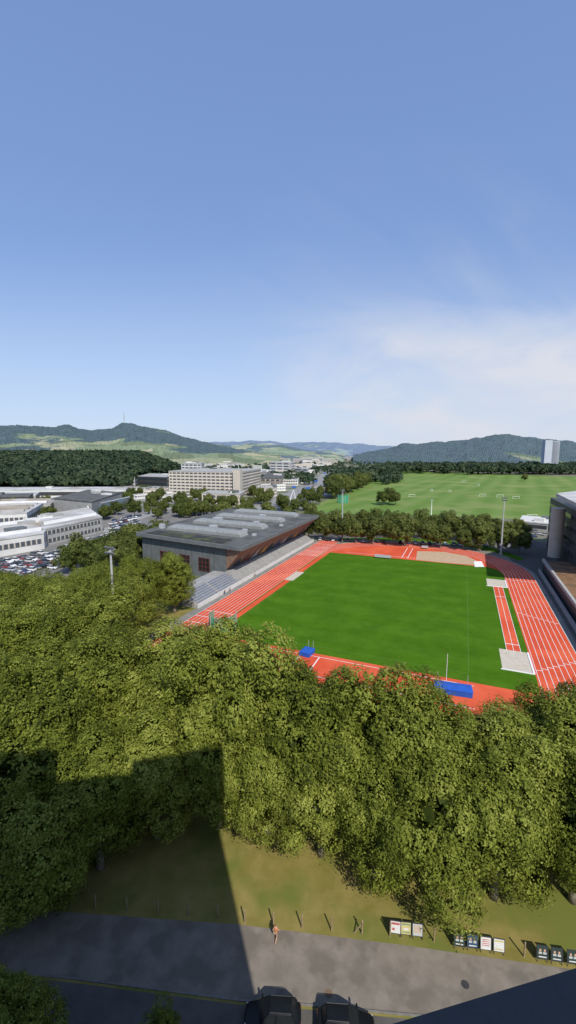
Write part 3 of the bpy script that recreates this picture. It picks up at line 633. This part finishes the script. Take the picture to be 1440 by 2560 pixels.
for (x,y,h) in ((468,1272,11),(575,1260,12),(731,1252,11)):
    g=G(x,y); e=empty('bridge_pylon',(g[0],g[1],0),'white leaning a-shaped pylon beside the road','pylon','white pylons beside the road')
    b=MB(); b.cyl((-2.6,0,0),(1,0,h),.45,.25,8); b.obj('leg',m_white,e,origin=O3); b=MB(); b.cyl((3.2,1,0),(1.3,0,h),.45,.25,8); b.obj('leg',m_white,e,origin=O3)
D=3380; xx=(322-720)/F*D/cp; e=empty('transmitter_tower',(xx,D,250),'slender transmitter mast on the wooded hilltop','tower')
b=MB(); b.cyl((xx,D,240),(xx,D,338),2.8,2,8); b.obj('shaft',m_conc,e); b=MB(); b.cyl((xx,D,338),(xx,D,372),1.0,.6,6); b.obj('antenna',m_redf,e); b=MB(); b.cyl((xx,D,322),(xx,D,327),5,5,10); b.obj('platform',m_conc,e)
# ---------------------------------------------------------------- stadium equipment
def goal(x,y,rot,w=7.3,h=2.4,s=1,dpt=2):
    e=empty('football_goal',(x,y,0),'white football goal with net standing on the grass','goal','football goals',rot)
    b=MB(); r=.1*s
    for i in(-1,1): b.cyl((i*w/2,0,0),(i*w/2,0,h),r,r,6); b.cyl((i*w/2,0,h),(i*w/2,dpt,0),r*.6,r*.6,5)
    b.cyl((-w/2,0,h),(w/2,0,h),r,r,6); b.cyl((-w/2,dpt,.05),(w/2,dpt,.05),r*.6,r*.6,5); b.obj('frame',m_white,e,origin=O3)
for (x,y,r) in ((932,1352,.3),(1206,1241,.1),(1250,1243,.1),(1290,1247,.1),(1125,1230,1.5),(1197,1215,1.4),(1080,1228,1.5),(1030,1242,.3),(1160,1206,.4),(1330,1295,0)):
    g=G(x,y); goal(g[0],g[1],r,h=2.5 if y<1300 else 2.4,s=1.25 if y<1300 else 1)
def mat_obj(c,sz,rot,label):
    e=empty('landing_mat',c,label,'landing mat',None,rot)
    b=MB(); x,y,z=sz
    b.box((0,0,z*.45),(x,y,z*.9)); b.obj('cushion',m_blue,e,origin=O3)
    b=MB(); b.add([(-x/2-.1,-y/2-.1,z*.9+.01),(x/2+.1,-y/2-.1,z*.9+.01),(x/2+.1,y/2+.1,z*.9+.01),(-x/2-.1,y/2+.1,z*.9+.01),(-x/2+.5,0,z*1.15),(x/2-.5,0,z*1.15)],[(0,1,5,4),(1,2,5),(2,3,4,5),(3,0,4),(0,3,2,1)]); b.obj('cover',m_blue,e,origin=O3)
    for i in(-1,1):
        b=MB(); b.cyl((i*(x/2-.6),y/2+.4,0),(i*(x/2-.6),y/2+.4,z*2.4),.05,.05,6); b.obj('upright',m_steel,e,origin=O3)
g=G(768,1636); mat_obj((g[0],g[1],.11),(2.4,3.2,1.05),-TH-.1,'blue covered high jump mat on the red surface')
g=G(1132,1730); mat_obj((g[0],g[1],.11),(6.8,3.0,1.15),-TH+.1,'large blue pole vault landing mat beside the grass')
g=G(1115,1712); e=empty('marker_pole',(g[0],g[1],.1),'thin white pole beside the blue mat','pole'); b=MB(); b.cyl((0,0,0),(0,0,6.5),.06,.04,6); b.obj('pole',m_white,e,origin=O3); b=MB(); b.cyl((0,0,0),(0,0,.12),.3,.3,12); b.obj('foot',m_steel,e,origin=O3)
def cage(x,y,rot,s=1):
    e=empty('throwing_cage',(x,y,.1),'green netted hammer throwing cage with steel posts','throwing cage',None,rot)
    pts=[(math.cos(t)*3.6*s,math.sin(t)*3.6*s) for t in [math.radians(k) for k in range(150,391,40)]]
    b=MB()
    for i in range(len(pts)-1): A,B=pts[i],pts[i+1]; b.add([(A[0],A[1],0),(B[0],B[1],0),(B[0],B[1],5*s),(A[0],A[1],5*s)],[(0,1,2,3)])
    b.obj('net',m_net,e,origin=O3)
    for p in pts: b=MB(); b.cyl((p[0],p[1],0),(p[0],p[1],5.3*s),.09,.09,6); b.obj('post',m_steel,e,origin=O3)
g=G(558,1580); cage(g[0],g[1],-TH+.2)
g=G(857,1257); cage(g[0],g[1],.3,1.5)
for (x,y,l) in ((957,1396,7),(1062,1372,3)):
    g=G(x,y); e=empty('hurdle_cart',(g[0],g[1],.1),'grey covered hurdle cart on the red surface','cart',None,-TH)
    b=MB(); b.box((0,0,.9),(l,1.6,.9)); b.obj('cover',m_steel,e,origin=O3); b=MB(); b.box((0,0,.35),(l-.4,1.2,.2)); b.obj('frame',m_dk,e,origin=O3)
    for i in(-1,1): b=MB(); b.cyl((i*l*.35,-.7,.25),(i*l*.35,.7,.25),.25,.25,10); b.obj('wheel',m_tyre,e,origin=O3)
# ---------------------------------------------------------------- cars
def carparts(body,glass,one=True,L=4.4,W=1.8,suv=False):
    hz=.12 if suv else 0
    st=[(-L/2,.66,.45,.75),(-L/2+.12,.82,.3,.92),(-L/2+.9,.9,.25,.97),(0,.9,.25,.95),(L/2-1.1,.89,.25,.9),(L/2-.3,.78,.28,.76),(L/2-.06,.66,.32,.68),(L/2,.5,.4,.6)]
    def ring(x,w,z0,z1): w=w*W/1.8; z1+=hz; return [(x,-w*.9,z0),(x,-w,z0+.2),(x,-w,z1-.12),(x,-w*.86,z1),(x,w*.86,z1),(x,w,z1-.12),(x,w,z0+.2),(x,w*.9,z0)]
    vs=[]
    for s in st: vs+=ring(*s)
    n=8; fs=[(i*n+k,i*n+(k+1)%n,(i+1)*n+(k+1)%n,(i+1)*n+k) for i in range(len(st)-1) for k in range(n)]+[tuple(range(n))[::-1],tuple(range((len(st)-1)*n,len(st)*n))]
    body.add(vs,fs,0)
    zb=.93+hz; zt=1.45+hz*2.5; xr=-L/2+(.35 if suv else .6)
    lo=[(xr,-.76),(L/2-1.25,-.78),(L/2-1.25,.78),(xr,.76)]; hi=[(xr+.4,-.56),(L/2-2.05,-.6),(L/2-2.05,.6),(xr+.4,.56)]
    v2=[(x,y*W/1.8,zb) for x,y in lo]+[(x,y*W/1.8,zt) for x,y in hi]
    glass.add(v2,[(0,1,5,4),(1,2,6,5),(2,3,7,6),(3,0,4,7)],1 if one else 0)
    v3=[(x,y*W/1.8*1.03,zt+.005) for x,y in hi]+[(x*.97,y*W/1.8*.85,zt+.07) for x,y in hi]
    body.add(v3,[(4,5,6,7),(0,1,5,4),(1,2,6,5),(2,3,7,6),(3,0,4,7)],0)
    if not one:
        for i in range(4): body.cyl(v2[i],v2[i+4],.05,.045,6)
        for s_ in(-1,1): body.cyl((xr+1.7,s_*.79*W/1.8,zb),(xr+1.6,s_*.61*W/1.8,zt),.05,.045,6)
def farcar(name,suv):
    b=MB(); carparts(b,b,True,4.4 if not suv else 4.6,1.8,suv)
    for x in(-1.35,1.4):
        for y in(-.88,.88): b.cyl((x,y-.1,.32),(x,y+.1,.32),.33,.33,8,2)
    o=b.obj(name,[m_car,m_glass,m_tyre]); me=o.data; bpy.data.objects.remove(o); return me
FC=[farcar('car_mesh',False),farcar('car_mesh',True)]
cc=[((.7,.7,.71),'white'),((.7,.7,.71),'white'),((.7,.7,.71),'white'),((.35,.36,.38),'silver'),((.4,.41,.43),'silver'),((.12,.12,.13),'dark grey'),((.02,.02,.025),'black'),((.04,.06,.15),'blue'),((.22,.05,.04),'red'),((.66,.66,.68),'white'),((.18,.18,.2),'grey'),((.5,.5,.5),'light grey')]
def putcar(x,y,rot,grp):
    c,nm=random.choice(cc); o=bpy.data.objects.new('parked_car' if 'parked' in grp else 'car',random.choice(FC)); COL.objects.link(o); o.location=(x,y,.05); o.rotation_euler=(0,0,rot); o.color=(*c,1)
    o['label']=nm+(' car parked in a row on asphalt' if 'parked' in grp else ' car driving on the highway'); o['category']='car'; o['group']=grp
def inpoly(x,y,pl):
    c=False; j=len(pl)-1
    for i in range(len(pl)):
        if (pl[i][1]>y)!=(pl[j][1]>y) and x<(pl[j][0]-pl[i][0])*(y-pl[i][1])/(pl[j][1]-pl[i][1])+pl[i][0]: c=not c
        j=i
    return c
lot=[(-15,1405),(115,1383),(262,1338),(285,1300),(340,1290),(350,1320),(335,1345),(240,1380),(190,1410),(90,1440),(-15,1462)]
nc=0; ang=math.atan2(G(257,1330)[1]-G(110,1366)[1],G(257,1330)[0]-G(110,1366)[0]); dx=Vector((math.cos(ang),math.sin(ang))); dy=Vector((-dx.y,dx.x)); o0=Vector(G(110,1375)[:2])
for r_ in range(-14,14):
    for k in range(-60,60):
        if nc>=240: break
        p=o0+dx*(k*2.6)+dy*(-r_*5.6-(r_//2)*2); q=P(p.x,p.y)
        if inpoly(q[0],q[1],lot) and R()<.92: putcar(p.x,p.y,ang+math.pi/2+U(-.03,.03)+(math.pi if R()<.5 else 0),'parked cars on the car park'); nc+=1
A=Vector(G(800,1356));B=Vector(G(1300,1375))
for i in range(26): p=A.lerp(B,(i+U(0,.5))/26); q=math.atan2(B.y-A.y,B.x-A.x); putcar(p.x,p.y+5.5,q+math.pi/2,'parked cars under the street trees')
for i in range(10): g=G(U(1305,1400),U(1328,1350)); putcar(g[0],g[1],U(-.5,.3),'parked cars under the street trees')
for i in range(24):
    k=random.randrange(1,len(hw)-1); A=Vector(hw[k]);B=Vector(hw[k+1]); d=(B-A).normalized(); p=A.lerp(B,R())+Vector((-d.y,d.x,0))*random.choice((-9,-5,5,9)); putcar(p.x,p.y,math.atan2(d.y,d.x),'cars on the highway')
m_sb=M('sign_blue',(.03,.1,.35),(.04,.12,.4),1)
for (x,y) in ((735,1222),(790,1205),(812,1182),(770,1225)):
    g=G(x,y+9); e=empty('road_sign',(g[0],g[1],0),'blue motorway direction sign on posts','sign','blue signs over the highway'); b=MB(); b.box((0,0,6.5),(5,.3,2.4)); b.obj('panel',m_sb,e,origin=O3)
    for s_ in(-2.2,2.2): b=MB(); b.cyl((s_,.3,0),(s_,.3,7.8),.15,.15,6); b.obj('post',m_steel,e,origin=O3)
def nearcar(x,y,rot,label):
    e=empty('parked_car',(x,y,.02),label,'car','black cars parked beside the kerb',rot)
    bo=MB();gl=MB(); carparts(bo,gl,False,4.6,1.86,True)
    ob=bo.obj('body',m_black,e,origin=O3); md=ob.modifiers.new('b','BEVEL'); md.width=.09; md.segments=4; md.limit_method='ANGLE'
    for p in ob.data.polygons: p.use_smooth=True
    gl.obj('window',m_cglass,e,origin=O3)
    for xx in(-1.38,1.42):
        for yy in(-.84,.84):
            b=MB(); b.cyl((xx,yy-.12,.35),(xx,yy+.12,.35),.35,.35,20); w=b.obj('wheel',m_tyre,e,origin=O3); b=MB(); s=.13 if yy>0 else -.13; b.cyl((xx,yy+s*.6,.35),(xx,yy+s,.35),.22,.2,12); b.obj('rim',m_steel,w,origin=O3)
    for yy in(-.58,.58):
        b=MB(); b.box((2.16,yy,.74),(.12,.3,.13)); b.obj('headlight',m_steel,e,origin=O3)
        b=MB(); b.box((-2.24,yy,.85),(.1,.3,.16)); b.obj('tail_light',m_redf,e,origin=O3)
        b=MB(); b.box((.95,yy*1.7,1.15),(.14,.2,.13)); b.obj('mirror',m_black,e,origin=O3)
    for yy in(-.55,.55):
        b=MB(); b.cyl((-1.5,yy,1.86),(.2,yy,1.86),.025,.025,6); b.obj('roof_rail',m_dk,e,origin=O3)
g=G(682,2545,.5); nearcar(g[0],g[1],math.pi-.05,'black estate car parked half in shade by the kerb')
g=G(864,2568,.5); nearcar(g[0],g[1],-.06,'black car parked in sunlight by the kerb')
# ---------------------------------------------------------------- fence posts, posters, people
fp=[(80,2262),(160,2266),(240,2270),(318,2275),(396,2281),(470,2288),(545,2295),(612,2308),(684,2314),(755,2321),(829,2328),(905,2335),(975,2341),(1085,2354),(1310,2392)]
for i,(x,y) in enumerate(fp):
    g=G(x,y); e=empty('fence_post',(g[0],g[1],0),'round wooden fence post in the grass beside the path','fence post','wooden fence posts along the path'); b=MB(); b.cyl((0,0,-.1),(0,0,1.55),.085,.075,8); b.obj('post',m_postw,e,origin=O3)
    b=MB(); b.cyl((0,0,1.55),(0,0,1.62),.075,.02,8); b.obj('cap',m_postw,e,origin=O3)
g=G(888,2333); e=empty('fence_brace',(g[0],g[1],0),'slanted wooden brace leaning on a fence post','fence brace'); b=MB(); b.cyl((-.2,0,-.1),(.75,0,1.25),.06,.055,8); b.obj('brace',m_postw,e,origin=O3)
def pm(n,c): return M('poster_'+n,c,tuple(x*.85 for x in c),3,rough=.5)
pc={'w':pm('white',(.6,.6,.58)),'r':pm('red',(.42,.1,.09)),'y':pm('yellow',(.5,.44,.2)),'g':pm('green',(.16,.28,.15)),'o':pm('orange',(.55,.28,.12)),'d':pm('dark',(.03,.05,.045)),'b':pm('blue',(.03,.07,.13)),'s':m_skin,'l':pm('pale',(.42,.44,.42))}
specs=[((988,2338),'w','r','red and white election poster on a stand',0),((1014,2341),'y','g','yellow and green election poster on a stand',1),((1043,2345),'l','o','pale grey poster with orange lettering on a stand',2),
 ((1147,2370),'d','s','dark poster with two portraits on a stand',3),((1180,2374),'b','s','dark blue poster with portraits on a stand',3),((1213,2379),'w','r','white poster with red lines of text on a stand',2),((1246,2384),'w','y','white poster with green top and yellow band on a stand',1),
 ((1354,2402),'d','s','dark green poster with a portrait on a stand',3),((1390,2408),'d','s','dark green poster with a portrait on a stand',3),((1430,2414),'d','s','dark poster with a portrait on a stand',3)]
def py(z): return .18*(1.05-z)
for (px,lab0,acc,lab,st) in specs:
    g=G(*px); e=empty('poster_stand',(g[0],g[1],.02),lab,'poster','poster stands beside the path',-.12+U(-.05,.05)); e.scale=(.95,.85,.85)
    b=MB(); b.box((0,0,1.05),(.95,.05,1.3),0,0,-.18); b.obj('panel',pc[lab0],e,origin=O3)
    def sb(x,z,w,h,m=None):
        b=MB(); b.box((x,-.04-py(z),z),(w,.02,h),0,0,-.18); b.obj('print',m or pc[acc],e,origin=O3)
    if st==0: sb(0,1.45,.8,.22); sb(-.2,.85,.25,.25)
    elif st==1: sb(0,1.5,.8,.16); sb(0,.65,.8,.12); sb(0,1.0,.5,.2,pc['w'])
    elif st==2:
        for k in range(4): sb(U(-.05,.05),1.45-k*.2,.7,.06)
    else:
        for s_ in(-.2,.2): sb(s_,1.3,.17,.22); sb(s_,1.02,.3,.22,pc['l'])
        sb(0,.62,.7,.1,pc['w'])
    b=MB()
    for s_ in(-1,1): b.box((s_*.5,0,1.05),(.05,.09,1.4),0,0,-.18)
    for z in(.4,1.72): b.box((0,-py(z),z),(1.05,.09,.05))
    b.obj('frame',m_dk,e,origin=O3)
    for s_ in(-1,1):
        b=MB(); b.cyl((s_*.45,-.15,0),(s_*.45,.1,1.1),.03,.03,6); b.obj('leg',m_dk,e,origin=O3)
        b=MB(); b.cyl((s_*.45,.6,0),(s_*.45,.12,1.3),.03,.03,6); b.obj('leg',m_dk,e,origin=O3)
def skin(name,J,E,rad,mat,parent,sub=2):
    me=bpy.data.meshes.new(name); me.from_pydata(J,E,[]); o=bpy.data.objects.new(name,me); COL.objects.link(o); o.parent=parent; me.materials.append(mat)
    m=o.modifiers.new('s','SKIN'); m.use_smooth_shade=True; s=o.modifiers.new('u','SUBSURF'); s.levels=sub; s.render_levels=sub
    if me.skin_vertices:
        for i,r in enumerate(rad): me.skin_vertices[0].data[i].radius=(r,r)
        me.skin_vertices[0].data[0].use_root=True
    return o
def person(x,y,rot,label,top,bot,grp=None):
    e=empty('person',(x,y,.022),label,'person',grp,rot)
    J=[(0,0,.95),(0,0,1.15),(0,.01,1.38),(0,.02,1.5),(0,.05,1.62),(0,.06,1.72),
       (-.18,0,1.4),(-.27,-.12,1.13),(-.25,.02,.9),(.18,0,1.4),(.27,.14,1.15),(.24,.32,1.0),
       (-.1,0,.9),(-.11,.2,.5),(-.11,.12,.08),(-.11,.3,.04),(.1,0,.9),(.11,-.04,.48),(.11,-.32,.12),(.11,-.2,.02)]
    E=[(0,1),(1,2),(2,3),(3,4),(4,5),(2,6),(6,7),(7,8),(2,9),(9,10),(10,11),(0,12),(12,13),(13,14),(14,15),(0,16),(16,17),(17,18),(18,19)]
    rad=[.14,.13,.15,.06,.1,.08,.07,.045,.032,.07,.045,.032,.1,.065,.042,.035,.1,.065,.042,.035]
    for h,sx in((8,-1),(11,1)):
        hx,hy,hz=J[h]; k=len(J); J.append((hx,hy+.04,hz-.08)); E.append((h,k)); rad.append(.03)
        for f in range(5): J.append((hx+(f-2)*.018,hy+.06+(.03 if f==0 else 0),hz-.08-(.09-abs(f-2)*.012))); E.append((k,len(J)-1)); rad.append(.009)
    mid=lambda a,c: tuple((p+q)/2 for p,q in zip(a,c))
    skin('body',J,E,rad,m_skin,e)
    skin('shirt',[J[0],J[1],J[2],J[6],mid(J[6],J[7]),J[9],mid(J[9],J[10])],[(0,1),(1,2),(2,3),(3,4),(2,5),(5,6)],[.165,.155,.175,.09,.065,.09,.065],top,e)
    skin('trousers',[J[0],J[12],J[13],J[16],J[17]],[(0,1),(1,2),(0,3),(3,4)],[.16,.125,.085,.125,.085],bot,e)
    skin('hair',[(0,.03,1.74),(0,-.02,1.68)],[(0,1)],[.1,.1],m_hair,e)
g=G(690,2352); person(g[0],g[1],-.5,'person in orange top and tan trousers walking on the path',m_orange,m_tanc)
g=G(82,2303); person(g[0],g[1],1.2,'person in white shirt walking on the shaded path',m_whc,m_dk)
for (v,n) in ((118,-70.9),(121,-70.7),(140,-70.8)): q=S(n,v,0); person(q[0],q[1],U(0,6),'person in dark clothes standing beside the grandstand',m_dk,m_navy,'spectators beside the grandstand')
for (x,y,m_) in ((1163,2462,m_dk),(822,2485,M('rusty',(.14,.09,.06),(.18,.12,.08),3))):
    g=G(x,y); b=MB(); b.cyl((g[0],g[1],.0),(g[0],g[1],.04),.33,.33,20); o=b.obj('manhole_cover',m_,origin=(g[0],g[1],0)); o['label']='round metal manhole cover set in the path'; o['category']='manhole cover'
# ---------------------------------------------------------------- light & world
EL=math.radians(43); sdx,sdy=-.327,.945
su=bpy.data.lights.new('sun','SUN'); su.energy=5.0; su.angle=math.radians(.5); su.color=(1,.94,.84); so=bpy.data.objects.new('sun',su); COL.objects.link(so)
so.rotation_euler=Vector((sdx*math.cos(EL),sdy*math.cos(EL),-math.sin(EL))).to_track_quat('-Z','Y').to_euler()
w=bpy.data.worlds.new('World'); scene.world=w; w.use_nodes=True; N=w.node_tree.nodes; L=w.node_tree.links
bg=N['Background']; st=N.new('ShaderNodeTexSky'); st.sky_type='NISHITA'; st.sun_disc=False; st.sun_elevation=EL; st.sun_rotation=math.atan2(-sdx,-sdy); st.altitude=500; st.air_density=1.0; st.dust_density=1.2; st.ozone_density=2
tc=N.new('ShaderNodeTexCoord'); sx=N.new('ShaderNodeSeparateXYZ'); L.new(tc.outputs['Generated'],sx.inputs[0])
def mth(op,a,b_=None,c=None):
    m=N.new('ShaderNodeMath'); m.operation=op
    for i,q in enumerate((a,b_,c)):
        if q is None: continue
        if isinstance(q,(int,float)): m.inputs[i].default_value=q
        else: L.new(q,m.inputs[i])
    return m.outputs[0]
def mixc(f,a,col):
    m=N.new('ShaderNodeMixRGB')
    if isinstance(f,float): m.inputs[0].default_value=f
    else: L.new(f,m.inputs[0])
    L.new(a,m.inputs[1])
    if isinstance(col,tuple): m.inputs[2].default_value=(*col,1)
    else: L.new(col,m.inputs[2])
    return m.outputs[0]
ym=mth('MAXIMUM',sx.outputs[1],.15); u=mth('DIVIDE',sx.outputs[0],ym); wv=mth('DIVIDE',sx.outputs[2],ym)
def noise_(su_,sw_,sc,det,off):
    cx=N.new('ShaderNodeCombineXYZ'); L.new(mth('MULTIPLY',u,su_),cx.inputs[0]); L.new(mth('MULTIPLY_ADD',wv,sw_,mth('MULTIPLY',u,off)),cx.inputs[1])
    nz=N.new('ShaderNodeTexNoise'); nz.inputs['Scale'].default_value=sc; nz.inputs['Detail'].default_value=det; nz.inputs['Roughness'].default_value=.52; nz.inputs['Distortion'].default_value=.5; L.new(cx.outputs[0],nz.inputs['Vector']); return mth('SUBTRACT',nz.outputs[0],.5)
def sm(v,a,b_):
    m=N.new('ShaderNodeMapRange'); m.interpolation_type='SMOOTHSTEP'; L.new(v,m.inputs[0]); m.inputs[1].default_value=a; m.inputs[2].default_value=b_; m.inputs[3].default_value=0; m.inputs[4].default_value=1; return m.outputs[0]
nA=noise_(1,2.4,3.6,8,0); nB=noise_(1,3,2.2,6,2.0)
u2=mth('ADD',u,mth('MULTIPLY',nA,.5)); w2=mth('ADD',wv,mth('MULTIPLY',nA,.25))
mk=mth('MULTIPLY',sm(u2,-.1,.3),sm(mth('MULTIPLY',w2,-1),-.37,-.22)); mk=mth('MULTIPLY',mk,.95)
hz=mth('MULTIPLY',sm(mth('MULTIPLY',wv,-1),-.5,.02),.62)
v2=mth('MULTIPLY',mth('MULTIPLY',mth('MULTIPLY',sm(u,-.3,.4),sm(mth('MULTIPLY',wv,-1),-.7,-.35)),sm(nB,-.2,.25)),.22)
base_=mixc(.5,st.outputs[0],(1.75,2.8,5.6))
c1=mixc(hz,base_,(4.2,4.9,6.0))
ccol=mixc(sm(nA,-.2,.18),c1,(5.0,5.15,5.6))
ccol=mixc(.45,ccol,(4.7,4.9,5.45))
c2=mixc(mth('MINIMUM',mth('ADD',mk,v2),1),c1,ccol)
L.new(c2,bg.inputs[0]); bg.inputs[1].default_value=.148
# ---------------------------------------------------------------- camera
cam=bpy.data.cameras.new('camera'); co=bpy.data.objects.new('camera',cam); COL.objects.link(co); scene.camera=co
cam.sensor_fit='VERTICAL'; cam.sensor_height=24; cam.lens=F/2560*24; cam.clip_start=.05; cam.clip_end=40000
co.location=(0,0,H); co.rotation_euler=(math.pi/2-PITCH,0,0)
scene.view_settings.view_transform='Standard'; scene.view_settings.look='None'; scene.view_settings.exposure=0
